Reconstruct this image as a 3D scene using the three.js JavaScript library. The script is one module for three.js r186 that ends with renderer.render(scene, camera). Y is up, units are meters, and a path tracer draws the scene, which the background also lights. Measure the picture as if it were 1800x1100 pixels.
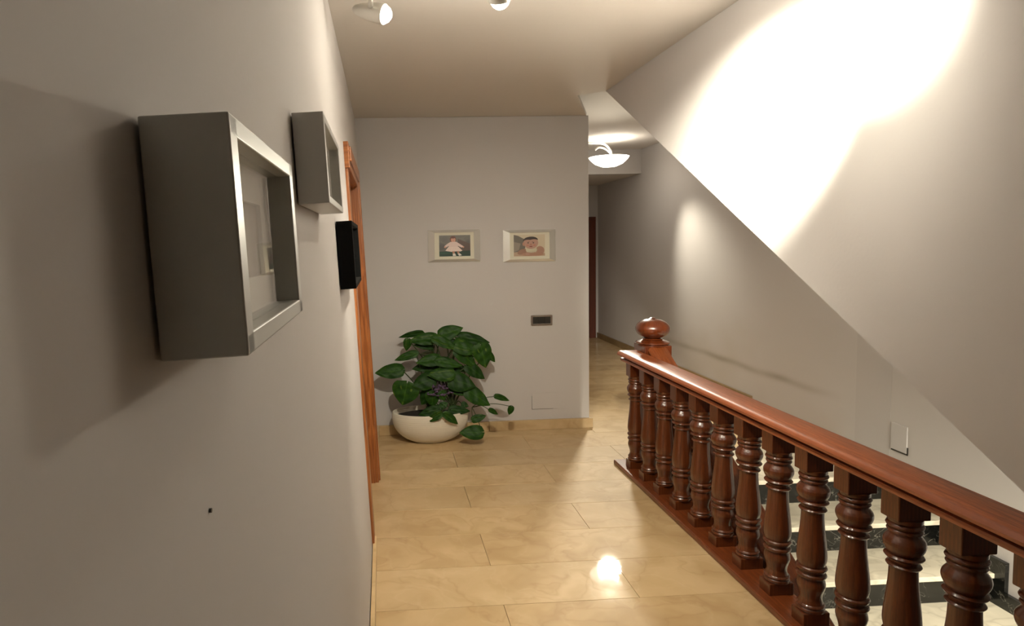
import * as THREE from 'three';
import { RoundedBoxGeometry } from 'three/addons/geometries/RoundedBoxGeometry.js';
import { mergeGeometries, toCreasedNormals, mergeVertices } from 'three/addons/utils/BufferGeometryUtils.js';
import { ImprovedNoise } from 'three/addons/math/ImprovedNoise.js';

// ------------------------------------------------------------------ camera, lights, exposure
const scene = new THREE.Scene();
scene.background = new THREE.Color(0x000000);
const camera = new THREE.PerspectiveCamera(53.1301, 1800 / 1100, 0.02, 60);
camera.position.set(0, 1.5, 0);
camera.quaternion.setFromRotationMatrix(new THREE.Matrix4().makeBasis(
  new THREE.Vector3(0.9981819823, -0.0219391033, 0.0561373854),
  new THREE.Vector3(0.0258391942, 0.9972319668, -0.0697190109),
  new THREE.Vector3(-0.0544524227, 0.0710428053, 0.9959858701)));
camera.setViewOffset(1800, 1100, 165, 45, 1800, 1100);   // the photograph is an off-centre crop: shifted lens
camera.updateProjectionMatrix();
const renderer = new THREE.WebGLRenderer({ antialias: true });
renderer.toneMapping = THREE.LinearToneMapping;
renderer.toneMappingExposure = 1.62;
renderer.shadowMap.enabled = true;

const WARM = new THREE.Color().setRGB(1, 0.925, 0.75);
const L = {                                             // strengths of the lamps; wash, wide and stairs belong to added ones
  beam1: 55, beam2: 6.3, wash: 48, wide: 2, spill: 0.022,
  hallBeam: 17, hallSide: 6, hallUp: 2.2, stairs: 17,
};
function spot(pos, target, power, angle, penumbra, radius = 1.5) {
  const l = new THREE.SpotLight(WARM, power, 0, angle, penumbra, 2);
  l.position.set(...pos); l.target.position.set(...target); l.castShadow = true; l.shadow.radius = radius;
  l.shadow.mapSize.set(1024, 1024); l.shadow.bias = -0.0005;
  scene.add(l); scene.add(l.target); return l;
}
function point(pos, power, radius = 1.5) {
  const l = new THREE.PointLight(WARM, power, 0, 2);
  l.position.set(...pos); l.castShadow = true; l.shadow.radius = radius; scene.add(l); return l;
}

// ------------------------------------------------------------------ helpers
let seed = 12345;
const rnd = () => { seed = (seed * 1664525 + 1013904223) >>> 0; return seed / 4294967296; };
const used = new Map();
function numbered(name) { const n = used.get(name) || 0; used.set(name, n + 1); return n ? name + '_' + String(n).padStart(3, '0') : name; }
function mesh(name, geo, mat, parent = scene) {
  const m = new THREE.Mesh(geo, mat); m.name = parent === scene ? numbered(name) : name;
  m.castShadow = true; m.receiveShadow = true; parent.add(m); return m;
}
function struct(o) { o.userData.kind = 'structure'; return o; }
function tag(o, label, category, group) { o.userData.label = label; o.userData.category = category; if (group) o.userData.group = group; return o; }
function thing(name, label, category, pos = [0, 0, 0], group) {
  const g = new THREE.Group(); g.name = numbered(name); g.position.set(...pos); scene.add(g); return tag(g, label, category, group);
}
// uv in metres by the face's main direction; along = axis that becomes u
function uvBox(g, offset = [0, 0], along = null) {
  if (g.index) g = g.toNonIndexed();
  const p = g.attributes.position, n = g.attributes.normal, uv = new Float32Array(p.count * 2);
  for (let i = 0; i < p.count; i++) {
    const a = [Math.abs(n.getX(i)), Math.abs(n.getY(i)), Math.abs(n.getZ(i))];
    const c = [p.getX(i), p.getY(i), p.getZ(i)];
    let k = a.indexOf(Math.max(...a)), [i1, i2] = k === 0 ? [2, 1] : k === 1 ? [0, 2] : [0, 1];
    if (along !== null && i2 === along) [i1, i2] = [i2, i1];
    uv[2 * i] = c[i1] + offset[0]; uv[2 * i + 1] = c[i2] + offset[1];
  }
  g.setAttribute('uv', new THREE.BufferAttribute(uv, 2)); return g;
}
const box = (x0, x1, y0, y1, z0, z1, along = null, off) => uvBox(new THREE.BoxGeometry(x1 - x0, y1 - y0, z1 - z0).translate((x0 + x1) / 2, (y0 + y1) / 2, (z0 + z1) / 2), off, along);
const rbox = (x0, x1, y0, y1, z0, z1, r = 0.003, along = null, off) => uvBox(new RoundedBoxGeometry(x1 - x0, y1 - y0, z1 - z0, 2, Math.min(r, 0.49 * Math.min(x1 - x0, y1 - y0, z1 - z0))).translate((x0 + x1) / 2, (y0 + y1) / 2, (z0 + z1) / 2), off, along);
function extrude(pts, depth, opt = {}) {
  const s = new THREE.Shape(pts.map(([x, y]) => new THREE.Vector2(x, y)));
  for (const h of opt.holes || []) s.holes.push(new THREE.Path(h.map(([x, y]) => new THREE.Vector2(x, y))));
  return new THREE.ExtrudeGeometry(s, { depth, bevelEnabled: !!opt.bevel, bevelThickness: opt.bevel || 0, bevelSize: opt.bevel || 0, bevelOffset: opt.bevel ? -opt.bevel : 0, bevelSegments: 2 });
}
// a profile in (z, y) extruded along +x starting at x0
function extrudeX(pts, x0, depth, holes) {
  const g = extrude(pts.map(([z, y]) => [-z, y]), depth, { holes: holes && holes.map((h) => h.map(([z, y]) => [-z, y])) });
  g.applyMatrix4(new THREE.Matrix4().makeBasis(new THREE.Vector3(0, 0, -1), new THREE.Vector3(0, 1, 0), new THREE.Vector3(1, 0, 0)));
  return uvBox(g.translate(x0, 0, 0));
}
// a plan in (x, z) extruded upward from y0
function extrudeY(pts, y0, height) {
  const g = extrude(pts.map(([x, z]) => [x, -z]), height);
  g.rotateX(-Math.PI / 2); return uvBox(g.translate(0, y0, 0));
}
function tube(pts, r, seg = 24, rad = 8) { return new THREE.TubeGeometry(new THREE.CatmullRomCurve3(pts.map((p) => new THREE.Vector3(...p))), seg, r, rad, false); }

// ------------------------------------------------------------------ textures
const noise = new ImprovedNoise();
function fbm(x, y, z, oct = 4) { let s = 0, a = 0.5, f = 1; for (let i = 0; i < oct; i++) { s += a * noise.noise(x * f, y * f, z + i * 7.3); a *= 0.5; f *= 2; } return s; }
function dataTex(w, h, fn, srgb, repeat) {
  const d = new Uint8Array(w * h * 4);
  for (let j = 0; j < h; j++) for (let i = 0; i < w; i++) {
    const c = fn(i / w, j / h), k = 4 * (j * w + i);
    for (let q = 0; q < 3; q++) d[k + q] = Math.max(0, Math.min(255, Math.round(c[q] * 255))); d[k + 3] = 255;
  }
  const t = new THREE.DataTexture(d, w, h); t.magFilter = THREE.LinearFilter; t.minFilter = THREE.LinearMipmapLinearFilter; t.generateMipmaps = true;
  t.wrapS = t.wrapT = THREE.MirroredRepeatWrapping; if (srgb) t.colorSpace = THREE.SRGBColorSpace;
  if (repeat) t.repeat.set(...repeat); t.needsUpdate = true; return t;
}
const mix = (a, b, t) => a.map((v, i) => v + (b[i] - v) * t);
const clamp = (v, a = 0, b = 1) => Math.max(a, Math.min(b, v));
const plasterBump = dataTex(256, 256, (u, v) => { const n = 0.5 + 0.5 * fbm(u * 40, v * 40, 1, 3) + 0.25 * fbm(u * 9, v * 9, 4, 2); return [n, n, n]; }, false, [2, 2]);
const marbleTex = dataTex(512, 512, (u, v) => {
  const x = u * 5, y = v * 5, w = fbm(x * 0.8, y * 0.8, 3, 4), n = fbm(x + 2 * w, y + 2 * w, 9, 5);
  const vein = Math.pow(clamp(1 - Math.abs(fbm(x * 0.9 + w * 1.5, y * 0.9, 20, 4)) * 9), 4);
  const pale = Math.pow(clamp(1 - Math.abs(fbm(x * 1.3, y * 1.3 + w, 31, 4)) * 10), 5);
  let c = mix([0.83, 0.725, 0.56], [0.74, 0.63, 0.46], clamp(0.5 + 1.4 * n));
  c = mix(c, [0.60, 0.46, 0.30], 0.2 * vein); c = mix(c, [0.88, 0.80, 0.66], 0.16 * pale);
  return c;
}, true, [1 / 1.6, 1 / 1.6]);
const blackMarbleTex = dataTex(512, 512, (u, v) => {
  const x = u * 6, y = v * 6, w = fbm(x, y, 5, 3), m = clamp(0.6 + 2.4 * fbm(x * 0.7, y * 0.7, 14, 2));
  const vein = Math.pow(clamp(1 - Math.abs(fbm(x * 1.2 + 1.6 * w, y * 1.2 - w, 8, 4)) * 13), 4) * m;
  return mix([0.02, 0.022, 0.02], [0.62, 0.60, 0.55], 0.75 * vein);
}, true, [2, 2]);
const whiteMarbleTex = dataTex(256, 256, (u, v) => {
  const x = u * 5, y = v * 5, w = fbm(x, y, 2, 3), n = fbm(x + 2 * w, y, 6, 4), ve = Math.pow(clamp(1 - Math.abs(fbm(x + w, y * 1.4, 12, 3)) * 7), 3);
  return mix(mix([0.86, 0.83, 0.75], [0.76, 0.73, 0.66], clamp(0.5 + n * 1.5)), [0.62, 0.59, 0.52], 0.45 * ve);
}, true, [1, 1]);
const woodTex = dataTex(512, 256, (u, v) => {   // grain along u
  const w = fbm(u * 2, v * 6, 3, 3), g = fbm(u * 5 + w, v * 46 + 3 * w, 7, 4), p = fbm(u * 26, v * 170, 11, 2);
  return mix(mix([0.68, 0.37, 0.20], [0.52, 0.26, 0.12], clamp(0.5 + 1.5 * g)), [0.25, 0.12, 0.06], clamp(p * 0.9));
}, true, [1.2, 2.5]);
const doorWoodTex = dataTex(512, 256, (u, v) => {
  const w = fbm(u * 2, v * 6, 33, 3), g = fbm(u * 4 + w, v * 40 + 3 * w, 37, 4);
  return mix([0.68, 0.42, 0.22], [0.50, 0.28, 0.13], clamp(0.5 + 1.6 * g));
}, true, [1.2, 2.5]);

// ------------------------------------------------------------------ materials
const std = (o) => new THREE.MeshStandardMaterial(o);
const lin = (r, g, b) => new THREE.Color().setRGB(r, g, b);
const M = {
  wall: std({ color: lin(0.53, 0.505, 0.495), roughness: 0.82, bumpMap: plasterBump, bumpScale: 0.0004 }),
  ceiling: std({ color: lin(0.62, 0.58, 0.54), roughness: 0.9, bumpMap: plasterBump, bumpScale: 0.0006 }),
  grout: std({ color: lin(0.30, 0.22, 0.13), roughness: 0.9 }),
  slab: std({ color: lin(0.45, 0.36, 0.24), roughness: 0.6 }),
  whiteMarble: new THREE.MeshPhysicalMaterial({ map: whiteMarbleTex, roughness: 0.3, clearcoat: 0.3, clearcoatRoughness: 0.15 }),
  blackMarble: new THREE.MeshPhysicalMaterial({ map: blackMarbleTex, roughness: 0.25, clearcoat: 0.3, clearcoatRoughness: 0.1 }),
  rail: new THREE.MeshPhysicalMaterial({ map: woodTex, roughness: 0.4, clearcoat: 0.4, clearcoatRoughness: 0.25 }),
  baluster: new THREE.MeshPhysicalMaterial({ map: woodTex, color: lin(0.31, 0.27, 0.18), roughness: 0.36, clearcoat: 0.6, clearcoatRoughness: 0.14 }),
  darkRail: new THREE.MeshPhysicalMaterial({ map: woodTex, color: lin(0.5, 0.46, 0.38), roughness: 0.36, clearcoat: 0.45, clearcoatRoughness: 0.2 }),
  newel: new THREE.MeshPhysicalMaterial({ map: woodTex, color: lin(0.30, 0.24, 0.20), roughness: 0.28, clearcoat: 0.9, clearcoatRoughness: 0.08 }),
  doorWood: new THREE.MeshPhysicalMaterial({ map: doorWoodTex, roughness: 0.4, clearcoat: 0.3, clearcoatRoughness: 0.25 }),
  darkDoor: new THREE.MeshPhysicalMaterial({ map: woodTex, color: lin(0.35, 0.25, 0.2), roughness: 0.5 }),
  silverPaint: new THREE.MeshPhysicalMaterial({ color: lin(0.52, 0.515, 0.49), metalness: 0.3, roughness: 0.34 }),
  blackPaint: new THREE.MeshPhysicalMaterial({ color: lin(0.004, 0.004, 0.004), roughness: 0.75, specularIntensity: 0.25 }),
  glass: new THREE.MeshPhysicalMaterial({ color: 0xffffff, transmission: 1, thickness: 0, roughness: 0.02, ior: 1.5, specularIntensity: 1 }),
  matBoard: std({ color: lin(0.68, 0.65, 0.54), roughness: 0.9 }),
  paleBoard: std({ color: lin(0.72, 0.71, 0.65), roughness: 0.9 }),
  chrome: std({ color: lin(0.62, 0.60, 0.57), metalness: 1, roughness: 0.28 }),
  satin: std({ color: lin(0.55, 0.53, 0.49), metalness: 0.8, roughness: 0.4 }),
  silverFrame: std({ color: lin(0.74, 0.73, 0.70), metalness: 0.55, roughness: 0.3 }),
  darkPlastic: std({ color: lin(0.03, 0.028, 0.024), roughness: 0.35 }),
  pot: std({ color: lin(0.72, 0.66, 0.55), roughness: 0.55 }),
  soil: std({ color: lin(0.012, 0.009, 0.006), roughness: 1 }),
  stem: std({ color: lin(0.03, 0.05, 0.012), roughness: 0.6 }),
  lampGlow: std({ color: 0xffffff, emissive: lin(1, 0.93, 0.8), emissiveIntensity: 6, roughness: 0.4 }),
  hallGlow: std({ color: 0xffffff, emissive: lin(1, 0.93, 0.8), emissiveIntensity: 5, roughness: 0.4 }),
  brass: std({ color: lin(0.5, 0.4, 0.22), metalness: 1, roughness: 0.35 }),
};
const tileMats = [[1, 1, 1], [0.96, 0.94, 0.9], [1.03, 1.02, 1.0], [0.93, 0.92, 0.9]].map((c) =>
  new THREE.MeshPhysicalMaterial({ map: marbleTex, color: lin(...c.map((v) => Math.min(1, v * 0.97))), roughness: 0.55, clearcoat: 0.45, clearcoatRoughness: 0.035 }));

// ------------------------------------------------------------------ measurements (metres)
const ZF = -4.835, HC = 2.453, HH = 2.6, XP = 1.467, XR = 3.24, ZH = -9.3;
const LEAN = 0.0428, XL = -0.085;                        // the old left wall leans back a little
const T = 0.285, RISE = 0.165, Z0 = -3.62;               // steps of the descending flight
function onLeft(o) { o.position.x += XL; o.rotation.z = LEAN; return o; }   // local x = out of the wall

// ------------------------------------------------------------------ room shell
{
  // floor slab under the tiles
  const f = struct(mesh('floor', extrudeY([[-0.5, 4.25], [3.4, 4.25], [3.4, 0.4], [1.7, 0.4], [1.7, -3.66], [3.4, -3.66], [3.4, -9.45], [-0.5, -9.45]], -0.16, 0.142), M.grout));
  const Z1 = -2.466, P = 0.318, g = 0.0008;
  const rows = [];
  let r = 0;
  for (let k = -3; k < 23; k++) {                         // rows of long marble tiles, running bond
    const zn = Z1 - P * k, zf = Math.max(zn - P, ZH); if (zn <= ZH + 0.02) break;
    const start = ((k % 2) + 2) % 2 === 0 ? 1.035 : 0.46;
    for (let m = -3; m <= 3; m++) {
      let x0 = start + 1.15 * m, x1 = x0 + 1.15;
      const lo = zn > ZF ? -0.12 : 1.61, hi = zn < -3.9 ? XR : 1.53;
      x0 = Math.max(x0, lo); x1 = Math.min(x1, hi); if (x1 - x0 < 0.03) continue;
      // a tile that meets the far wall is cut at its face
      const cut = zf < ZF - 0.01 && zn > ZF ? (x0 >= 1.61 ? [[x0, x1, zf]] : x1 <= 1.61 ? [[x0, x1, ZF - 0.005]] : [[x0, 1.61, ZF - 0.005], [1.61, x1, zf]]) : [[x0, x1, zf]];
      const mt = tileMats[Math.floor(rnd() * 4)];
      for (const [a, b, e] of cut) {
        if (b - a < 0.03) continue;
        const c = uvBox(new RoundedBoxGeometry(b - a - 2 * g, 0.02, zn - e - 2 * g, 1, 0.0012), [rnd() * 3, rnd() * 3], null);
        const t = mesh('floor_tile', c, mt, f);
        t.position.set((a + b) / 2, -0.01 + (rnd() - 0.5) * 0.0003, (zn + e) / 2);
        t.rotation.x = (rnd() - 0.5) * 0.001; t.rotation.z = (rnd() - 0.5) * 0.0006;
      }
    }
  }
  mesh('floor_tile', box(-0.45, 1.53, -0.02, -0.0005, -1.51, 4.2), tileMats[0], f);       // behind the photographer

  const c = struct(mesh('ceiling', extrudeY([[-0.5, 4.25], [3.4, 4.25], [3.4, 0.3], [1.567, 0.3], [1.567, -4.055], [XP, -4.055], [1.317, -4.175], [1.612, -4.884], [-0.5, -4.884]], HC, 0.03), M.ceiling));
  struct(mesh('ceiling_hall', box(0.9, 3.45, HH, HH + 0.1, -7.78, -3.4), M.ceiling));
  struct(mesh('ceiling_passage', box(1.4, 3.45, 2.3, 2.4, -9.45, -7.86), M.ceiling));
  struct(mesh('wall_header', box(1.4, XR, 2.3, HH, -7.86, -7.72), M.wall));

  // left wall with the door opening
  const doorHole = [[-3.02, 0], [-3.02, 1.86], [-3.86, 1.86], [-3.86, 0]];
  const wl = struct(mesh('wall_left', extrudeX([[4.25, -0.05], [4.25, 2.6], [-5, 2.6], [-5, -0.05], [-3.86, -0.05], [-3.86, 1.86], [-3.02, 1.86], [-3.02, -0.05]], -0.14, 0.14), M.wall));
  onLeft(wl);
  const wf = struct(mesh('wall_far', uvBox(extrude([[-0.5, -0.05], [1.612, -0.05], [1.612, HC], [-0.5, HC]], 0.14, { bevel: 0.004 }).translate(0, 0, ZF - 0.144)), M.wall));
  struct(mesh('wall_hall_left', box(1.47, 1.608, -0.05, 2.40, -9.3, ZF - 0.14), M.wall));
  struct(mesh('wall_hall_end', extrude([[1.4, -0.05], [2.42, -0.05], [2.42, 1.78], [3.12, 1.78], [3.12, -0.05], [3.45, -0.05], [3.45, 2.6], [1.4, 2.6]], 0.15).translate(0, 0, ZH - 0.15), M.wall));
  struct(mesh('wall_near', box(-0.6, 3.45, -2.6, 2.65, 4.2, 4.35), M.wall));
  // spandrel wall that encloses the upper flight: its lower edge follows the stairs
  struct(mesh('wall_stair', extrudeX([[-4.056, HC], [0.42, HC], [0.42, 0], [0.228, 0]], XP, 0.1), M.wall));
  struct(mesh('ceiling_stair_soffit', extrudeX([[-4.30, 2.6], [-4.05, 2.6], [0.36, 0.08], [0.36, -0.076]], 1.567, XR - 1.567), M.wall));
  struct(mesh('wall_under_balustrade', box(1.58, 1.68, -2.5, -0.01, -3.66, 1.72), M.wall));
  struct(mesh('floor_lower', box(1.5, 3.4, -2.6, -2.47, -3.7, 1.8), M.slab));
  struct(mesh('wall_lower_end', box(1.5, 3.4, -2.5, -0.2, -3.78, -3.7), M.wall));
}

// the right wall keeps an old grime band, a patched joint and a strip darkened as shade
{
  const W = 1024, H = 384, z0 = -9.4, z1 = 4.25, y0 = -2.5, y1 = 2.7;
  const t = dataTex(W, H, (u, v) => {
    const z = z0 + u * (z1 - z0), y = y0 + v * (y1 - y0);
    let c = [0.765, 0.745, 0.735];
    const band = Math.exp(-Math.pow((y - 0.315 - 0.02 * noise.noise(z * 2, 0, 1)) / 0.028, 2)) * clamp((z + 7.4) / 0.9) * clamp((-4.2 - z) / 0.5) * (0.75 + 0.5 * noise.noise(z * 3, y * 4, 2));
    c = mix(c, [0.50, 0.46, 0.40], 0.5 * clamp(band));
    const smear = clamp(fbm(z * 1.2, y * 1.5, 17, 3) * 1.5) * clamp((0.9 - y) / 0.5) * clamp((-3.6 - z) / 1);
    c = mix(c, [0.62, 0.57, 0.47], 0.35 * smear);
    return c;
  }, true);
  t.wrapS = t.wrapT = THREE.ClampToEdgeWrapping;
  const m = std({ map: t, roughness: 0.82, bumpMap: plasterBump, bumpScale: 0.0004 });
  const g = box(XR, XR + 0.15, y0, y1, -9.4, 4.25);
  const p = g.attributes.position, uv = g.attributes.uv;
  for (let i = 0; i < p.count; i++) uv.setXY(i, (p.getZ(i) - z0) / (z1 - z0), (p.getY(i) - y0) / (y1 - y0));
  struct(mesh('wall_right', g, m));
  // thin strip beside the stairs, its darker tone painted in for shade
  const shadeTone = (c) => std({ color: lin(...c), roughness: 0.85, bumpMap: plasterBump, bumpScale: 0.0004 });
  struct(mesh('trim_shade_1', box(XR - 0.0012, XR + 0.02, -0.02, 2.4, -4.09, -3.79), shadeTone([0.515, 0.485, 0.47])));
  // flush box cover, its outline only partly filled with plaster
  const cv = thing('junction_cover', 'small square painted cover plate low on stair wall with dark open joint', 'cover plate', [XR, 0.2, -3.7]);
  mesh('plate', rbox(-0.006, 0.004, -0.085, 0.085, -0.075, 0.045, 0.002), M.wall, cv);
  mesh('joint', mergeGeometries([box(-0.005, 0.002, -0.094, -0.086, -0.075, 0.052), box(-0.005, 0.002, -0.09, -0.045, 0.046, 0.053)]), M.darkPlastic, cv);
}

// ------------------------------------------------------------------ baseboards
{
  const bl = struct(mesh('baseboard_left', rbox(0, 0.018, 0.0, 0.07, -2.99, 1.6, 0.003), tileMats[2]));
  bl.position.x = XL;
  const b2 = struct(mesh('baseboard_left_corner', rbox(0, 0.022, 0.0, 0.08, -4.83, -3.97, 0.003), tileMats[2]));
  b2.position.x = XL - 0.002;
  const bf = struct(mesh('baseboard_far', rbox(-0.08, 0.80, 0, 0.078, ZF - 0.01, ZF + 0.022, 0.003), tileMats[1]));
  struct(mesh('baseboard_far', rbox(0.802, 1.635, 0, 0.078, ZF - 0.01, ZF + 0.022, 0.003), tileMats[3]));
  const dk = std({ map: marbleTex, color: lin(0.45, 0.42, 0.38), roughness: 0.4 });
  struct(mesh('baseboard_right', rbox(XR - 0.02, XR + 0.01, 0, 0.08, ZH, -5.3, 0.003), dk));
}

// ------------------------------------------------------------------ door_1 in the left wall
{
  const d = struct(new THREE.Group()); d.name = 'door_1'; scene.add(d); onLeft(d);
  const W = M.doorWood;
  // architrave: two stepped jambs and a head
  const jamb = (z0, z1) => mergeGeometries([rbox(-0.02, 0.022, 0, 1.955, z0, z1, 0.004, 1), rbox(-0.02, 0.032, 0, 1.955, z0 + 0.022, z1 - 0.03, 0.006, 1)]);
  mesh('jamb', rbox(-0.02, 0.012, 0, 1.955, -3.03, -2.91, 0.004, 1), W, d);
  mesh('jamb', jamb(-3.97, -3.85), W, d);
  mesh('head', mergeGeometries([rbox(-0.02, 0.023, 1.85, 1.97, -3.98, -2.90, 0.004, 2), rbox(-0.02, 0.033, 1.88, 1.95, -3.96, -2.92, 0.006, 2)]), W, d);
  mesh('frame_lining', mergeGeometries([box(-0.16, 0.0, 0, 1.86, -3.035, -3.01, 1), box(-0.16, 0.0, 0, 1.86, -3.87, -3.845, 1), box(-0.16, 0.0, 1.845, 1.87, -3.87, -3.01, 2)]), W, d);
  const leaf = mesh('leaf', mergeGeometries([rbox(-0.12, -0.08, 0.004, 1.845, -3.845, -3.035, 0.003, 1)]), W, d);
  for (const [y0, y1] of [[0.12, 0.78], [0.92, 1.72]]) mesh('panel', rbox(-0.083, -0.066, y0, y1, -3.73, -3.15, 0.01, 1), W, leaf);
  const h = mesh('handle', tube([[-0.08, 0.93, -3.1], [-0.035, 0.93, -3.1], [-0.03, 0.93, -3.12], [-0.03, 0.93, -3.22]], 0.009), M.brass, leaf);
}
// ------------------------------------------------------------------ door_2 at the end of the hall
{
  const d = struct(new THREE.Group()); d.name = 'door_2'; d.position.z = ZH; scene.add(d);
  const W = M.darkDoor;
  mesh('jamb', rbox(2.36, 2.44, 0, 1.80, -0.02, 0.025, 0.004, 1), W, d);
  mesh('jamb', rbox(3.10, 3.20, 0, 1.80, -0.02, 0.025, 0.004, 1), W, d);
  mesh('head', rbox(2.36, 3.20, 1.76, 1.83, -0.02, 0.026, 0.004, 0), W, d);
  const leaf = mesh('leaf', rbox(2.42, 3.12, 0.005, 1.78, -0.06, -0.02, 0.003, 1), W, d);
  for (const [y0, y1] of [[0.12, 0.75], [0.92, 1.65]]) mesh('panel', rbox(2.53, 3.01, y0, y1, -0.024, -0.006, 0.01, 1), W, leaf);
  mesh('handle', tube([[3.07, 0.84, -0.02], [3.07, 0.84, 0.045], [3.05, 0.84, 0.05], [2.95, 0.84, 0.05]], 0.011), M.darkPlastic, leaf);
}

// ------------------------------------------------------------------ balustrade along the stairwell
function lathe(profile, seg = 40) {
  const g = toCreasedNormals(mergeVertices(new THREE.LatheGeometry(profile.map(([r, y]) => new THREE.Vector2(r, y)), seg)), 0.9);
  const p = g.attributes.position, uv = new Float32Array(p.count * 2);
  for (let i = 0; i < p.count; i++) { uv[2 * i] = p.getY(i); uv[2 * i + 1] = Math.atan2(p.getZ(i), p.getX(i)) * 0.05; }
  g.setAttribute('uv', new THREE.BufferAttribute(uv, 2)); return g;
}
function ring(list, y, r, h, base) {                       // a rounded bead
  list.push([base, y - h]); for (let k = 0; k <= 4; k++) { const a = -Math.PI / 2 + Math.PI * k / 4; list.push([base + (r - base) * Math.cos(a), y + h * Math.sin(a)]); } list.push([base, y + h]);
}
function smooth(pts, n = 5) { return new THREE.SplineCurve(pts.map(([r, y]) => new THREE.Vector2(r, y))).getPoints(n * pts.length).map((v) => [v.x, v.y]); }
const turned = [];
turned.push([0, 0.078]); ring(turned, 0.086, 0.049, 0.008, 0.042); ring(turned, 0.103, 0.048, 0.006, 0.041);
turned.push(...smooth([[0.041, 0.112], [0.037, 0.128], [0.040, 0.148], [0.047, 0.172], [0.0475, 0.188], [0.043, 0.207]]));
ring(turned, 0.219, 0.0515, 0.009, 0.042); turned.push([0.041, 0.234]); ring(turned, 0.247, 0.0525, 0.009, 0.043);
turned.push(...smooth([[0.0465, 0.262], [0.0505, 0.285], [0.0495, 0.315], [0.0445, 0.365], [0.0395, 0.415], [0.0375, 0.462]]));
ring(turned, 0.472, 0.0465, 0.006, 0.0375); turned.push(...smooth([[0.0375, 0.481], [0.039, 0.488], [0.044, 0.493]]));
ring(turned, 0.501, 0.0525, 0.007, 0.042);
turned.push(...smooth([[0.042, 0.510], [0.050, 0.521], [0.0555, 0.538], [0.0535, 0.553], [0.045, 0.566], [0.041, 0.574]]));
ring(turned, 0.583, 0.0475, 0.006, 0.041); ring(turned, 0.600, 0.050, 0.007, 0.042); turned.push([0.046, 0.612], [0.046, 0.624], [0, 0.624]);
const balusterGeo = mergeGeometries([
  lathe(turned),
  rbox(-0.052, 0.052, 0.028, 0.079, -0.036, 0.036, 0.004, 1),
  rbox(-0.052, 0.052, 0.622, 0.712, -0.036, 0.036, 0.004, 1),
].map((g) => { const q = g.index ? g.toNonIndexed() : g; for (const k of Object.keys(q.attributes)) if (!['position', 'normal', 'uv'].includes(k)) q.deleteAttribute(k); return q; }));
{
  const b = thing('balustrade', 'reddish mahogany balustrade with turned balusters running along the stairwell edge', 'balustrade', [1.59, 0, -2.4]);
  // hand rail: rounded cap, deep groove, lower moulding (profile in x, y)
  const prof = [[-0.055, 0.704], [0.055, 0.704], [0.058, 0.712], [0.055, 0.722], [0.028, 0.724], [0.028, 0.736], [0.056, 0.738], [0.063, 0.742], [0.065, 0.752], [0.061, 0.763], [0.05, 0.769], [-0.058, 0.769], [-0.072, 0.763], [-0.080, 0.752], [-0.078, 0.742], [-0.070, 0.738], [-0.028, 0.736], [-0.028, 0.724], [-0.055, 0.722], [-0.058, 0.712]];
  const rg = toCreasedNormals(extrude(prof, 3.16).translate(0, 0, -1.575), 0.7);
  mesh('handrail', uvBox(rg, [0, 0], 2), M.rail, b);
  mesh('base_plate', rbox(-0.09, 0.06, 0, 0.03, -1.61, 1.6, 0.008, 2), M.darkRail, b);
  for (let n = 1; n <= 15; n++) {
    const z = -2.412 - (8 - n) * 0.2065 + 2.4;
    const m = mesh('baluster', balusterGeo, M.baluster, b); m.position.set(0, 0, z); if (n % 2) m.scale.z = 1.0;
  }
  // newel post
  const nw = thing('newel_post', 'square dark mahogany newel post with round ball finial at stair head', 'newel post', [1.746, 0, -3.97]);
  mesh('post', mergeGeometries([rbox(-0.089, 0.089, 0.001, 0.806, -0.089, 0.089, 0.006, 1)]), M.newel, nw);
  const f = []; f.push([0, 0.80]); f.push([0.1, 0.80], [0.1, 0.808]); ring(f, 0.817, 0.107, 0.008, 0.096); f.push([0.088, 0.829], [0.07, 0.834], [0.06, 0.838]); ring(f, 0.841, 0.062, 0.004, 0.052); f.push([0.05, 0.848]);
  for (let k = 0; k <= 16; k++) { const a = -1.12 + (1.12 + Math.PI / 2 - 0.02) * k / 16; f.push([0.108 * Math.cos(a), 0.908 + 0.066 * Math.sin(a)]); }
  f.push([0.02, 0.976], [0.012, 0.981], [0, 0.982]);
  mesh('finial', lathe(f, 48), M.newel, nw);
  // railing that goes down with the steps from the newel
  const sr = thing('stair_railing', 'mahogany railing sloping down with the steps from the newel post', 'railing', [1.746, 0, Z0]);
  const S = RISE / T, zt = -3.878 - Z0, yt = 0.80;
  const prof2 = prof.map(([x, y]) => [x * 0.86, y - 0.769]);
  const len = 2.6, sg = toCreasedNormals(extrude(prof2, len), 0.7);
  // shear the straight rail down the slope in metres of run
  const sp = sg.attributes.position; for (let i = 0; i < sp.count; i++) sp.setXYZ(i, sp.getX(i), sp.getY(i) * 1.15 - S * sp.getZ(i) + yt, sp.getZ(i) + zt);
  sg.computeVertexNormals(); mesh('handrail', uvBox(toCreasedNormals(sg, 0.6), [0, 0], 2), M.darkRail, sr);
  for (let k = 0; k < 8; k++) for (const q of [0.07, 0.21]) {
    const z = -0.27 + k * T + q - 0.0, y0 = -RISE * k, top = yt - S * (z - zt) - 0.07;
    if (z > len + zt - 0.1 || (k === 0 && q < 0.1)) continue;
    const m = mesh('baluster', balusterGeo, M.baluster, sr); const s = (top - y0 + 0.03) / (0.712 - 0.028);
    m.scale.set(0.8, s, 1); m.position.set(0, y0 - 0.028 * s, z);
  }
}

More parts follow.
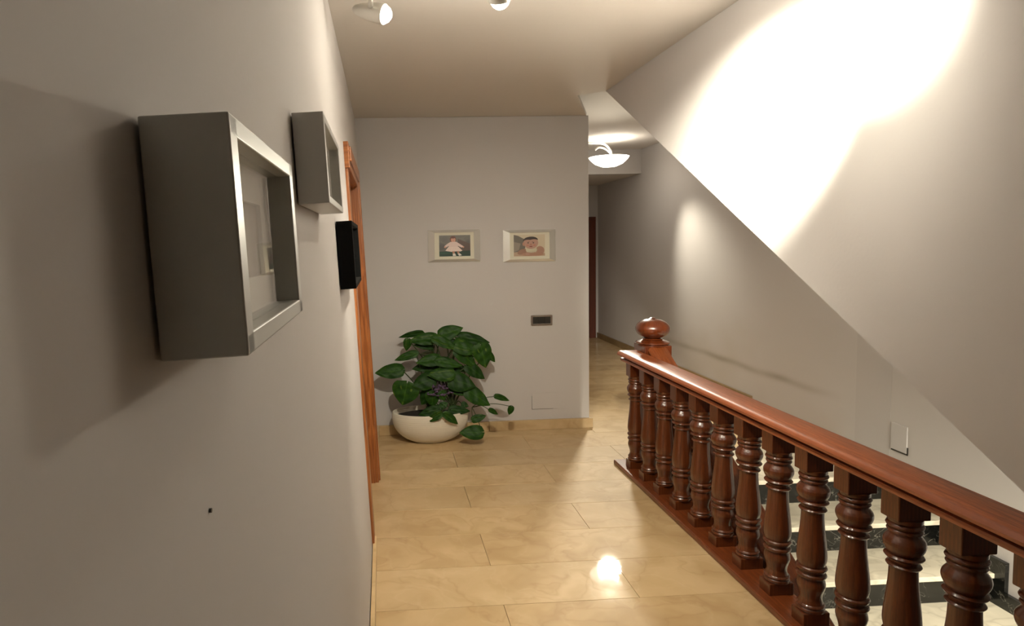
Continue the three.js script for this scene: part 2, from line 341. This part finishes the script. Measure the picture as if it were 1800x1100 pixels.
// ------------------------------------------------------------------ descending flight
{
  const st = thing('staircase', 'stairs going down with white marble treads and black marble risers', 'stairs', [2.46, 0, Z0]);
  const xa = 1.68 - 2.46, xb = XR - 0.002 - 2.46;
  for (let k = 0; k < 14; k++) {
    const y = -RISE * k, zf = T * k;                       // zf: nosing of tread k, local
    const back = k === 0 ? -0.30 : zf - T - 0.04;
    mesh('tread', rbox(xa, xb, y - 0.028, y, back, zf, 0.005, 0, [rnd() * 2, rnd() * 2]), M.whiteMarble, st);
    mesh('riser', box(xa, xb, y - RISE - 0.002, y - 0.027, zf - 0.055, zf - 0.035, 0, [rnd() * 2, rnd() * 2]), M.blackMarble, st);
    // stepped skirting on the wall side: L-shaped slabs
    const h = 0.085, pts = [[zf - 0.035 , y], [zf - 0.035 , y + h], [zf + h - 0.03, y + h], [zf + h - 0.03, y - RISE + h], [zf + h - 0.03, y - RISE], [zf - 0.035, y - RISE]];
    if (k === 0) { pts[0] = [zf - 0.055, y - RISE + h]; pts[1] = [zf - 0.055, y - 0.03]; pts[2] = [zf + h - 0.03, y - 0.03]; } if (k > 0) { pts[0] = [zf - T + h - 0.03, y]; pts[1] = [zf - T + h - 0.03, y + h]; }
    mesh('skirting', extrudeX(pts, xb - 0.022, 0.022), M.blackMarble, st);
  }
  // landing edge in the same white marble
  mesh('landing_slab', rbox(1.70 - 2.46, xb, -0.028, 0.0005, -0.62, -0.302, 0.003, 0), M.whiteMarble, st);
}

// ------------------------------------------------------------------ shadow boxes on the left wall
function shadowBox(label, y0, y1, z0, z1, mat, board, deep = 0.059, name = 'shadow_box_frame') {
  const g = thing(name, label, 'picture frame'); onLeft(g);
  const yc = (y0 + y1) / 2, zc = (z0 + z1) / 2; g.position.y = yc; g.position.z = zc; g.position.x = XL - yc * Math.tan(LEAN);
  const h = (y1 - y0) / 2, w = (z1 - z0) / 2, st = 0.02, rl = 0.014;
  const fr = [
    rbox(0.003, deep, -h, h, w - st, w, 0.0015, 1), rbox(0.003, deep, -h, h, -w, -w + st, 0.0015, 1),
    rbox(0.003, deep, h - rl, h, -w + 0.0005, w - 0.0005, 0.0015, 2), rbox(0.003, deep, -h, -h + rl, -w + 0.0005, w - 0.0005, 0.0015, 2)];
  mesh('stile', fr[0], mat, g); mesh('stile', fr[1], mat, g); mesh('rail', fr[2], mat, g); mesh('rail', fr[3], mat, g);
  mesh('back_board', box(0.003, 0.012, -h + rl, h - rl, -w + st, w - st), mat, g);
  const mt = board ? mesh('mat_board', extrudeX([[-w + st, -h + rl], [w - st, -h + rl], [w - st, h - rl], [-w + st, h - rl]], deep - 0.030, 0.004, [[[-w + st + 0.035, -h + rl + 0.03], [w - st - 0.035, -h + rl + 0.03], [w - st - 0.035, h - rl - 0.03], [-w + st + 0.035, h - rl - 0.03]]]), M.paleBoard, g) : null;
  if (board) mesh('print', box(deep - 0.034, deep - 0.031, -h + rl + 0.02, h - rl - 0.02, -w + st + 0.02, w - st - 0.02), board, g);
  mesh('pane', box(deep - 0.0145, deep - 0.012, -h + rl, h - rl, -w + st, w - st), M.glass, g);
  return g;
}
const printTex = dataTex(128, 128, (u, v) => { const n = fbm(u * 6, v * 6, 50, 4); return mix([0.84, 0.82, 0.76], [0.66, 0.63, 0.60], clamp(0.45 + n * 1.6 + 0.3 * Math.sin(v * 9))); }, true);
const printMat = std({ map: printTex, roughness: 0.8 });
shadowBox('large-looking grey box frame nearest the viewer on the left wall', 1.4275, 1.582, -0.672, -0.402, M.silverPaint, printMat);
shadowBox('smaller-looking grey box frame hung higher beside the orange door casing', 1.573, 1.735, -1.53, -1.14, M.silverPaint, printMat);
shadowBox('black box frame on the left wall just before the door casing', 1.354, 1.574, -2.52, -2.03, M.blackPaint, M.blackPaint, 0.054);

{
  const n = tag(mesh('wall_screw', new THREE.CylinderGeometry(0.0018, 0.0018, 0.004, 12).rotateZ(Math.PI / 2), M.darkPlastic), 'tiny dark screw head in the left wall below the nearest grey box frame', 'screw');
  n.position.set(XL - 1.2955 * LEAN, 1.2955, -0.483);
}
// ------------------------------------------------------------------ two silver photo frames, switch and cover on the far wall
function canvasTex(w, h, draw) { const c = document.createElement('canvas'); c.width = w; c.height = h; draw(c.getContext('2d'), w, h); const t = new THREE.CanvasTexture(c); t.colorSpace = THREE.SRGBColorSpace; t.magFilter = THREE.LinearFilter; return t; }
const ell = (x, cx, cy, rx, ry, col, rot = 0) => { x.fillStyle = col; x.beginPath(); x.ellipse(cx, cy, rx, ry, rot, 0, 7); x.fill(); };
const poly = (x, pts, col) => { x.fillStyle = col; x.beginPath(); pts.forEach(([a, b], i) => (i ? x.lineTo(a, b) : x.moveTo(a, b))); x.closePath(); x.fill(); };
const toddler = canvasTex(552, 356, (x, w, h) => {
  x.fillStyle = '#6b6762'; x.fillRect(0, 0, w, h);
  for (let i = 0; i < 40; i++) ell(x, rnd() * w, rnd() * h * 0.8, 50 + rnd() * 60, 30 + rnd() * 40, i % 2 ? 'rgba(120,112,104,0.14)' : 'rgba(60,58,56,0.14)');
  poly(x, [[330, 60], [552, 150], [552, 280], [330, 270]], '#55433d');
  poly(x, [[0, 272], [552, 262], [552, 356], [0, 356]], '#0e3325'); ell(x, 120, 300, 120, 18, '#174433');
  ell(x, 246, 68, 56, 54, '#6a3a2c'); ell(x, 250, 78, 40, 46, '#c9957f');
  ell(x, 236, 74, 4, 4, '#3a2520'); ell(x, 264, 74, 4, 4, '#3a2520'); ell(x, 250, 98, 9, 4, '#a35c52'); ell(x, 250, 85, 5, 6, '#bd8570'); ell(x, 244, 36, 44, 20, '#5f3427');
  poly(x, [[200, 112], [300, 110], [352, 140], [430, 190], [398, 212], [330, 180], [340, 216], [160, 214], [170, 178], [110, 210], [92, 182], [150, 140]], '#d9c3bd');
  poly(x, [[160, 200], [340, 196], [410, 262], [380, 276], [300, 274], [220, 280], [140, 268], [108, 258]], '#e2cfc8');
  for (let i = 0; i < 7; i++) poly(x, [[180 + i * 24, 204], [186 + i * 24, 204], [160 + i * 36, 270], [152 + i * 36, 270]], 'rgba(160,130,125,0.25)');
  poly(x, [[228, 270], [270, 272], [278, 320], [240, 322]], '#b07c63'); poly(x, [[310, 270], [350, 270], [360, 318], [326, 322]], '#b07c63');
  poly(x, [[236, 312], [280, 310], [300, 348], [240, 352]], '#dcd6d0'); poly(x, [[324, 312], [364, 308], [400, 340], [350, 352]], '#dcd6d0');
  ell(x, 104, 200, 18, 14, '#c9957f'); ell(x, 426, 202, 16, 14, '#c9957f');
});
const baby = canvasTex(546, 366, (x, w, h) => {
  x.fillStyle = '#c9bda6'; x.fillRect(0, 0, w, h);
  poly(x, [[0, 0], [80, 20], [210, 90], [200, 230], [60, 330], [0, 340]], '#6d675f'); poly(x, [[0, 120], [120, 150], [90, 260], [0, 300]], '#8b8378');
  poly(x, [[0, 300], [150, 280], [546, 320], [546, 366], [0, 366]], '#b39a84');
  ell(x, 150, 290, 90, 44, '#9a7867', -0.3); ell(x, 460, 270, 76, 70, '#a98473', 0.3); ell(x, 330, 335, 190, 34, '#ab8471');
  ell(x, 310, 262, 100, 48, '#b9b39a'); poly(x, [[206, 236], [300, 246], [400, 232], [396, 286], [220, 292]], '#c6c0aa');
  ell(x, 300, 140, 128, 104, '#b38f80'); ell(x, 172, 160, 20, 32, '#b08472');
  x.fillStyle = '#3a302e'; x.beginPath(); x.ellipse(294, 102, 132, 66, -0.06, Math.PI, 0); x.quadraticCurveTo(360, 70, 290, 92); x.quadraticCurveTo(210, 80, 166, 112); x.fill();
  ell(x, 252, 142, 13, 8, '#2c211f'); ell(x, 344, 142, 13, 8, '#2c211f'); poly(x, [[228, 124], [274, 118], [274, 124]], '#4a352d'); poly(x, [[322, 118], [368, 124], [322, 124]], '#4a352d');
  ell(x, 300, 168, 16, 12, '#a8715d'); ell(x, 300, 204, 30, 10, '#8d4a42'); ell(x, 240, 182, 22, 16, 'rgba(190,110,95,0.5)'); ell(x, 360, 182, 22, 16, 'rgba(190,110,95,0.5)');
  ell(x, 240, 330, 40, 18, '#b38f80');
});
function photoFrame(label, x0, x1, y0, y1, tex, pic) {
  const g = thing('photo_frame', label, 'photo frame', [(x0 + x1) / 2, (y0 + y1) / 2, ZF]);
  const w = (x1 - x0) / 2, h = (y1 - y0) / 2, bw = 0.05, bh = 0.02, d0 = 0.008, d1 = 0.024;
  // four mitred sloping members, as in the photograph: broad at the sides, slim above and below
  const member = (o, i, name) => {
    const q = [[...o[0], d0], [...o[1], d0], [...i[1], d1], [...i[0], d1]], b = [[...o[0], 0], [...o[1], 0], [...i[1], 0], [...i[0], 0]], v = [];
    const quad = (a, b2, c, d) => v.push(...a, ...b2, ...c, ...a, ...c, ...d);
    quad(q[0], q[1], q[2], q[3]); quad(b[0], b[1], q[1], q[0]); quad(q[3], q[2], b[2], b[3]); quad(b[1], b[2], q[2], q[1]); quad(b[3], b[0], q[0], q[3]); quad(b[3], b[2], b[1], b[0]);
    const ge = new THREE.BufferGeometry(); ge.setAttribute('position', new THREE.Float32BufferAttribute(v, 3)); ge.computeVertexNormals();
    ge.setAttribute('uv', new THREE.Float32BufferAttribute(new Float32Array(v.length / 3 * 2), 2)); mesh(name, ge, M.silverFrame, g);
  };
  const O = [[-w, -h], [w, -h], [w, h], [-w, h]], I = [[-w + bw, -h + bh], [w - bw, -h + bh], [w - bw, h - bh], [-w + bw, h - bh]];
  for (let k = 0; k < 4; k++) member([O[k], O[(k + 1) % 4]], [I[k], I[(k + 1) % 4]], k % 2 ? 'frame_side' : 'frame_rail');
  mesh('mat_board', box(-w + bw - 0.002, w - bw + 0.002, -h + bh - 0.002, h - bh + 0.002, 0.002, 0.014), M.matBoard, g);
  const pm = new THREE.Mesh(new THREE.BoxGeometry(pic[2] - pic[0], pic[3] - pic[1], 0.001), std({ map: tex, roughness: 0.35 }));
  pm.name = 'photograph'; pm.position.set((pic[0] + pic[2]) / 2 - (x0 + x1) / 2, (pic[1] + pic[3]) / 2 - (y0 + y1) / 2, 0.0148); pm.receiveShadow = true; g.add(pm);
}
photoFrame('silver framed photograph of a toddler in a white dress on the far wall', 0.347, 0.753, 1.348, 1.594, toddler, [0.433, 1.390, 0.675, 1.552]);
photoFrame('silver framed photograph of a dark-haired baby lying on its front on the far wall', 0.932, 1.345, 1.335, 1.582, baby, [1.014, 1.378, 1.259, 1.545]);
{
  const s = thing('light_switch', 'dark light switch in a chrome surround on the far wall', 'light switch', [1.231, 0.872, ZF]);
  const fr = new THREE.Shape(); const rr = (p, x, y, w, h, r) => { p.moveTo(x + r, y); p.lineTo(x + w - r, y); p.quadraticCurveTo(x + w, y, x + w, y + r); p.lineTo(x + w, y + h - r); p.quadraticCurveTo(x + w, y + h, x + w - r, y + h); p.lineTo(x + r, y + h); p.quadraticCurveTo(x, y + h, x, y + h - r); p.lineTo(x, y + r); p.quadraticCurveTo(x, y, x + r, y); };
  rr(fr, -0.084, -0.040, 0.168, 0.08, 0.01); const ho = new THREE.Path(); rr(ho, -0.072, -0.029, 0.144, 0.058, 0.005); fr.holes.push(ho);
  mesh('surround', new THREE.ExtrudeGeometry(fr, { depth: 0.008, bevelEnabled: true, bevelSize: 0.002, bevelThickness: 0.002, bevelSegments: 2 }), M.chrome, s);
  for (let k = 0; k < 3; k++) mesh('rocker', rbox(-0.0715 + k * 0.048, -0.0245 + k * 0.048, -0.028, 0.028, 0, 0.009, 0.002), M.darkPlastic, s);
  const c = thing('blank_cover', 'square painted blanking plate low on far wall beneath the light switch', 'cover plate', [1.25, 0.228, ZF]);
  mesh('plate', rbox(-0.1, 0.1, -0.065, 0.065, -0.002, 0.004, 0.0015), M.wall, c);
  mesh('joint', mergeGeometries([box(-0.1015, 0.07, -0.0675, -0.0655, -0.002, 0.002), box(-0.1025, -0.1005, -0.066, 0.04, -0.002, 0.002)]), M.darkPlastic, c);
}

// ------------------------------------------------------------------ potted pothos
{
  const pz = -4.655, px = 0.325;
  const pl = thing('potted_pothos', 'leafy green pothos in a white ribbed bowl planter in the corner', 'potted plant', [px, 0, pz]);
  const prof = [[0, 0.0], [0.125, 0.0], [0.135, 0.004]];
  const sil = smooth([[0.135, 0.004], [0.198, 0.034], [0.250, 0.08], [0.278, 0.13], [0.289, 0.18], [0.287, 0.225]], 8);
  sil.forEach(([r, y], i) => prof.push([r + 0.0012 * Math.sin(y * 420), y]));
  prof.push([0.284, 0.232], [0.277, 0.232], [0.272, 0.222], [0.268, 0.19], [0, 0.185]);
  const pg = new THREE.LatheGeometry(prof.map(([r, y]) => new THREE.Vector2(r, y)), 72).scale(1, 1, 0.6);
  pg.computeVertexNormals(); mesh('planter', pg, M.pot, pl);
  const soil = new THREE.CircleGeometry(0.27, 40, 0, Math.PI * 2).rotateX(-Math.PI / 2).scale(1, 1, 0.6); const sp = new THREE.SphereGeometry(0.272, 40, 8, 0, Math.PI * 2, 0, Math.PI / 2).scale(1, 0.08, 0.6).translate(0, 0.19, 0);
  mesh('soil', sp, M.soil, pl);
  // leaf: heart outline, folded along the midrib, tip bent down; local x = length, y = width, z = towards the viewer
  function leafGeo(fold, bend) {
    const NT = 14, NW = 8, v = [], uv = [], idx = [];
    for (let i = 0; i <= NT; i++) {
      const t = i / NT, w = t < 0.001 ? 0.06 : Math.pow(Math.sin(Math.PI * Math.pow(t, 0.62)), t < 0.35 ? 0.5 : 0.5 + 0.5 * (t - 0.35)) * (1 - 0.12 * t * t);
      for (let j = 0; j <= NW; j++) {
        const s = -1 + 2 * j / NW, lobe = -0.13 * Math.pow(Math.abs(s), 1.2) * Math.pow(1 - t, 3);
        const x = t + lobe - 0.5, y = s * w * 0.5, z = -bend * t * t + fold * Math.abs(s) * w - 0.10 * Math.pow(Math.abs(s), 2.5) * w + 0.012 * Math.sin(t * 17 + s * 3);
        v.push(x, y, z); uv.push(t, 0.5 + 0.5 * s * w);
      }
    }
    for (let i = 0; i < NT; i++) for (let j = 0; j < NW; j++) { const a = i * (NW + 1) + j, b = a + NW + 1; idx.push(a, b, a + 1, b, b + 1, a + 1); }
    const g = new THREE.BufferGeometry(); g.setAttribute('position', new THREE.Float32BufferAttribute(v, 3)); g.setAttribute('uv', new THREE.Float32BufferAttribute(uv, 2)); g.setIndex(idx); g.computeVertexNormals(); return g;
  }
  const leafTex = (k, yellow) => dataTex(128, 128, (u, v) => {
    const mid = Math.exp(-Math.pow((v - 0.5) / 0.014, 2)), side = Math.pow(clamp(Math.abs(Math.sin((u * 9 - Math.abs(v - 0.5) * 7) * Math.PI))), 24);
    let c = mix([0.09, 0.21, 0.045], [0.16, 0.29, 0.055], clamp(0.5 + 1.6 * fbm(u * 4, v * 5, k, 3)));
    c = mix(c, [0.30, 0.44, 0.16], 0.5 * mid + 0.08 * side);
    const y = clamp((fbm(u * 3, v * 5, k + 40, 2) - 0.15) * 6) * yellow; return mix(c, [0.42, 0.47, 0.16], y);
  }, true);
  const lm = (k, yel, c) => new THREE.MeshPhysicalMaterial({ map: leafTex(k, yel), color: lin(...c), roughness: 0.5, specularIntensity: 0.35, side: THREE.DoubleSide });
  const mats = [lm(1, 0.15, [1, 1, 1]), lm(5, 0.5, [1, 1, 1]), lm(9, 0.05, [0.62, 0.7, 0.6]), lm(13, 0.9, [1, 1, 1])], red = lm(17, 0, [1.0, 0.35, 0.4]);
  const geos = [leafGeo(0.12, 0.12), leafGeo(0.2, 0.25), leafGeo(0.06, 0.06)];
  const K = 1 / 6.877 * 4.62 / 1100;                       // picture scale of the plant in metres
  const at = (u, v, dz) => { const X = 645 + u / 6.877, Y = 565 + v / 6.877, d = 4.62; return [(X - 673) / 1100 * d * 1.004 - px + 0.0, 1.5 + (426.5 - 0.022 * (X - 740) - Y) / 1100 * d - 0.004, dz]; };
  // centre u, centre v, length, width, direction of the tip in degrees (clockwise), depth, material, geometry
  const LV = [[1005, 125, 300, 150, -20, 0.02, 0, 0], [500, 168, 290, 66, 176, 0.0, 2, 1], [640, 215, 340, 130, 178, 0.04, 1, 0], [455, 290, 150, 84, 104, 0.03, 1, 1], [1285, 225, 400, 128, 9, 0.02, 2, 0], [930, 258, 330, 116, 24, 0.08, 1, 0], [1190, 322, 310, 160, 18, 0.07, 1, 2], [1375, 425, 290, 190, 78, 0.08, 3, 2], [1180, 445, 340, 150, 42, 0.06, 0, 0], [1490, 452, 160, 74, 44, 0.03, 0, 1], [428, 430, 280, 86, 166, 0.03, 0, 0], [700, 470, 290, 130, 176, 0.07, 0, 0], [218, 608, 335, 155, 176, 0.03, 0, 2], [840, 625, 310, 145, 180, 0.11, 1, 2], [1290, 622, 280, 132, 36, 0.06, 2, 0], [970, 500, 320, 110, 10, 0.08, 0, 0], [622, 735, 290, 170, 160, 0.09, 2, 2], [1120, 738, 320, 195, 16, 0.10, 2, 2], [408, 880, 270, 270, 104, 0.08, 3, 2], [1310, 925, 340, 165, 34, 0.10, 0, 2], [1605, 942, 190, 62, 14, 0.08, 0, 1], [1485, 1094, 130, 52, 25, 0.12, 0, 1], [1300, 1153, 175, 78, -18, 0.14, 0, 0], [1690, 1094, 115, 62, 108, 0.10, 0, 1], [1180, 1307, 275, 142, 182, 0.19, 0, 2], [740, 1124, 200, 84, 155, 0.18, 1, 1], [960, 1143, 220, 84, 34, 0.18, 0, 1], [660, 930, 210, 130, 120, 0.06, 2, 0], [745, 950, 190, 140, 85, 0.08, 0, 0], [1090, 850, 260, 94, 18, 0.08, 0, 0], [690, 1070, 260, 100, 168, 0.14, 2, 0], [1080, 1075, 250, 90, 4, 0.10, 2, 0], [885, 1005, 100, 74, -30, 0.10, 0, 0], [1145, 1020, 90, 60, 20, 0.08, 2, 0], [650, 560, 290, 116, 172, 0.02, 2, 0], [1080, 572, 300, 96, 20, 0.02, 2, 0], [650, 300, 230, 76, 190, 0.02, 2, 0], [1060, 280, 240, 90, 12, 0.02, 2, 0], [760, 560, 240, 120, 150, 0.03, 2, 0], [870, 900, 120, 90, 70, 0.10, 0, 0]];
  const stems = [];
  const crown = [[700, 1060], [1000, 1060]];
  LV.forEach(([u, v, l, w, a, dz, m, gi], i) => {
    const A = a * Math.PI / 180, dir = new THREE.Vector3(Math.cos(A), -Math.sin(A), 0.12 - 0.1 * rnd());
    const c = new THREE.Vector3(...at(u, v, dz));
    const n = new THREE.Vector3(0.25 * (rnd() - 0.5), 0.42 + 0.2 * rnd(), 1).normalize();
    dir.normalize(); const y = n.clone().cross(dir).normalize(); const z = dir.clone().cross(y).normalize();
    const mm = mesh('leaf', geos[gi], mats[m], pl);
    mm.quaternion.setFromRotationMatrix(new THREE.Matrix4().makeBasis(dir, y, z)); mm.position.copy(c);
    mm.scale.set(l * K * 1.0, w * K * 1.28, l * K);
    const b = c.clone().addScaledVector(dir, -l * K * 0.5), trailing = [20, 21, 22, 23, 24].includes(i);
    const r0 = trailing ? new THREE.Vector3(...at(1230, 1060, 0.06)) : new THREE.Vector3(...at(crown[i % 2][0] + 60 * (rnd() - 0.5), 1080, 0.02 * rnd()));
    const mid = r0.clone().lerp(b, 0.55).add(new THREE.Vector3(0, trailing ? 0.02 : 0.03, -0.015));
    stems.push(tube([r0.toArray(), mid.toArray(), b.toArray()], trailing ? 0.0028 : 0.004, 10, 5));
  });
  stems.push(tube([at(990, 1060, 0), at(985, 940, 0), at(930, 870, 0.01), at(800, 480, 0.0), at(760, 330, 0)], 0.009, 20, 6), tube([at(1010, 1060, 0), at(1030, 900, 0), at(1000, 600, 0), at(1050, 350, 0)], 0.008, 20, 6));
  mesh('stem', mergeGeometries(stems), M.stem, pl);
  { const g2 = geos[0]; const r = mesh('leaf', g2, red, pl); r.position.set(...at(690, 395, 0.04)); r.scale.set(150 * K, 76 * K, 150 * K); r.rotation.set(-0.3, 0.2, Math.PI); r.userData.label = 'reddish brown fading leaf'; }
  const petal = std({ color: lin(0.10, 0.06, 0.12), roughness: 0.8, side: THREE.DoubleSide }), pg2 = [];
  for (let k = 0; k < 46; k++) { const q = new THREE.SphereGeometry(1, 7, 5).scale(0.014, 0.009, 0.006); q.rotateZ(rnd() * 6.3); q.rotateX(rnd() * 2); q.translate(...at(690 + rnd() * 330, 760 + rnd() * 130, 0.06 + 0.05 * rnd())); pg2.push(q); }
  const fl = mesh('flower_cluster', mergeGeometries(pg2), petal, pl); fl.userData.label = 'cluster of small dusky purple flowers'; fl.userData.kind = 'stuff';
}

// ------------------------------------------------------------------ ceiling spotlight bar
{
  const t = thing('spotlight_bar', 'ceiling spotlight bar with glowing adjustable metal heads', 'ceiling light', [0.2, HC, -2.1]);
  const P = (x, y, z) => [x - 0.2, y - HC, z + 2.1];
  mesh('bar', tube([P(-0.165, 2.365, -2.25), P(0.1, 2.365, -2.13), P(0.36, 2.365, -2.03), P(0.56, 2.365, -1.85), P(0.74, 2.365, -1.65), P(0.90, 2.365, -1.43)], 0.011, 60, 10), M.satin, t);
  mesh('canopy', new THREE.CylinderGeometry(0.06, 0.06, 0.03, 32).translate(0.16, -0.015, 0.07), M.satin, t);
  mesh('post', new THREE.CylinderGeometry(0.01, 0.01, 0.08, 16).translate(0.16, -0.055, 0.07), M.satin, t);
  const head = (c, dir, stemTop, power, spill, ang, pen, beam = dir, wide = 0) => {
    // c: centre of the glowing face
    const d = new THREE.Vector3(...dir).normalize(), q = new THREE.Quaternion().setFromUnitVectors(new THREE.Vector3(0, -1, 0), d);
    const h = new THREE.Group(); h.name = 'spot_head'; h.position.set(...P(...c)); h.quaternion.copy(q); t.add(h);
    const pr = [[0.0, 0.125], [0.008, 0.124], [0.016, 0.115], [0.024, 0.09], [0.031, 0.055], [0.035, 0.02], [0.036, 0.0], [0.033, 0.0], [0.03, 0.02], [0, 0.03]];
    mesh('shell', new THREE.LatheGeometry(pr.map(([r, y]) => new THREE.Vector2(r, y)), 36), M.satin, h);
    const bl = [[0, -0.026], [0.014, -0.024], [0.025, -0.015], [0.0325, -0.001], [0.031, 0.006], [0, 0.006]].reverse();
    mesh('lamp', new THREE.LatheGeometry(bl.map(([r, y]) => new THREE.Vector2(r, y)), 36), M.lampGlow, h);
    mesh('stem', tube([P(...stemTop), P(stemTop[0], stemTop[1] - 0.03, stemTop[2]), new THREE.Vector3(...P(...c)).addScaledVector(d, -0.055).toArray()], 0.0085, 16, 8), M.satin, t);
    const o = new THREE.Vector3(...c).addScaledVector(d, 0.036);
    const bd = new THREE.Vector3(...beam).normalize();       // the lamp sits a little askew in its shell
    spot(o.toArray(), o.clone().add(bd).toArray(), power, ang, pen, 2);
    if (wide) spot(o.toArray(), o.clone().add(bd).toArray(), wide, 1.2, 1, 3);
    point(o.clone().addScaledVector(d, 0.005).toArray(), spill, 3);
  };
  head([0.026, 2.298, -2.25], [1.3, -0.42, 0.55], [-0.02, 2.365, -2.19], L.beam1, L.spill, 0.225, 1, [1.44, -0.13, 0.41]);
  head([0.39, 2.258, -2.02], [0.22, -1, -0.75], [0.36, 2.365, -2.035], L.beam2, 0.6, 1.02, 1);
  // third head added to the bar, out of view, to brighten the spandrel wall
  head([0.90, 2.262, -1.5], [0.567, -0.35, -0.80], [0.88, 2.365, -1.47], L.wash, L.spill, 0.43, 1, [0.567, -0.35, -0.80], L.wide);
}
// ------------------------------------------------------------------ hall ceiling lamp
{
  const x = 2.51, z = -6.85, y = 2.385;
  const t = thing('hall_ceiling_lamp', 'glowing glass dish lamp on curved metal arms below the hall ceiling', 'ceiling light', [x, y, z]);
  const d = [[0, -0.10], [0.08, -0.092], [0.15, -0.062], [0.20, -0.015], [0.215, 0.01], [0.205, 0.012], [0.14, 0.0], [0, 0.0]];
  mesh('dish', new THREE.LatheGeometry(d.map(([r, yy]) => new THREE.Vector2(r, yy)), 48), M.hallGlow, t);
  mesh('arm', tube([[-0.34, HH - y, 0], [-0.30, 0.17, 0], [-0.2, 0.165, 0], [-0.05, 0.15, 0], [0.03, 0.06, 0], [0.03, 0.012, 0]], 0.011, 30, 8), M.satin, t);
  mesh('arm', tube([[-0.19, 0.075, 0.1], [-0.15, 0.10, 0.1], [-0.06, 0.09, 0.06], [0.02, 0.05, 0]], 0.009, 24, 8), M.satin, t);
  mesh('canopy', new THREE.CylinderGeometry(0.07, 0.08, 0.03, 32).translate(-0.34, HH - y - 0.015, 0), M.satin, t);
  // its lamps throw towards the corridor and up at the ceiling
  spot([x - 0.03, y - 0.12, z + 0.1], [x - 1.0, y - 1.15, z + 2.6], L.hallBeam, 0.78, 0.75, 6);
  spot([x + 0.12, y - 0.11, z + 0.02], [XR, 0.95, -6.1], L.hallSide, 0.55, 1, 4);
  spot([x, y + 0.03, z], [x, y + 1, z - 0.15], L.hallUp, 1.08, 0.6, 6);
}
// ------------------------------------------------------------------ unseen wall lamp, added to brighten the lower flight
{
  const t = thing('added_stair_lamp', 'added wall lamp, out of view, brightening the lower flight of the stairs', 'wall lamp', [XR, 0.62, -1.15]);
  mesh('back_plate', new THREE.CylinderGeometry(0.05, 0.05, 0.02, 28).rotateZ(Math.PI / 2).translate(-0.01, 0, 0), M.satin, t);
  mesh('arm', tube([[-0.015, 0, 0], [-0.18, 0.02, 0], [-0.30, 0.03, 0], [-0.335, 0.0, -0.02]], 0.009, 24, 8), M.satin, t);
  const d = new THREE.Vector3(-0.2, -1.05, -2.0).normalize(), g = new THREE.Group(); g.name = 'shade'; g.position.set(-0.345, -0.01, -0.03);
  g.quaternion.setFromUnitVectors(new THREE.Vector3(0, -1, 0), d); t.add(g);
  mesh('shell', new THREE.LatheGeometry([[0, 0.06], [0.02, 0.058], [0.045, 0.03], [0.055, -0.02], [0.052, -0.02], [0.042, 0.026], [0, 0.03]].map(([r, y]) => new THREE.Vector2(r, y)), 32), M.satin, g);
  mesh('lamp', new THREE.SphereGeometry(0.03, 24, 16).translate(0, -0.002, 0), M.lampGlow, g);
  const o = new THREE.Vector3(XR - 0.345, 0.61, -1.18).addScaledVector(d, 0.05);
  spot(o.toArray(), o.clone().add(d).toArray(), L.stairs, 0.58, 0.7, 3);
}
renderer.render(scene, camera);
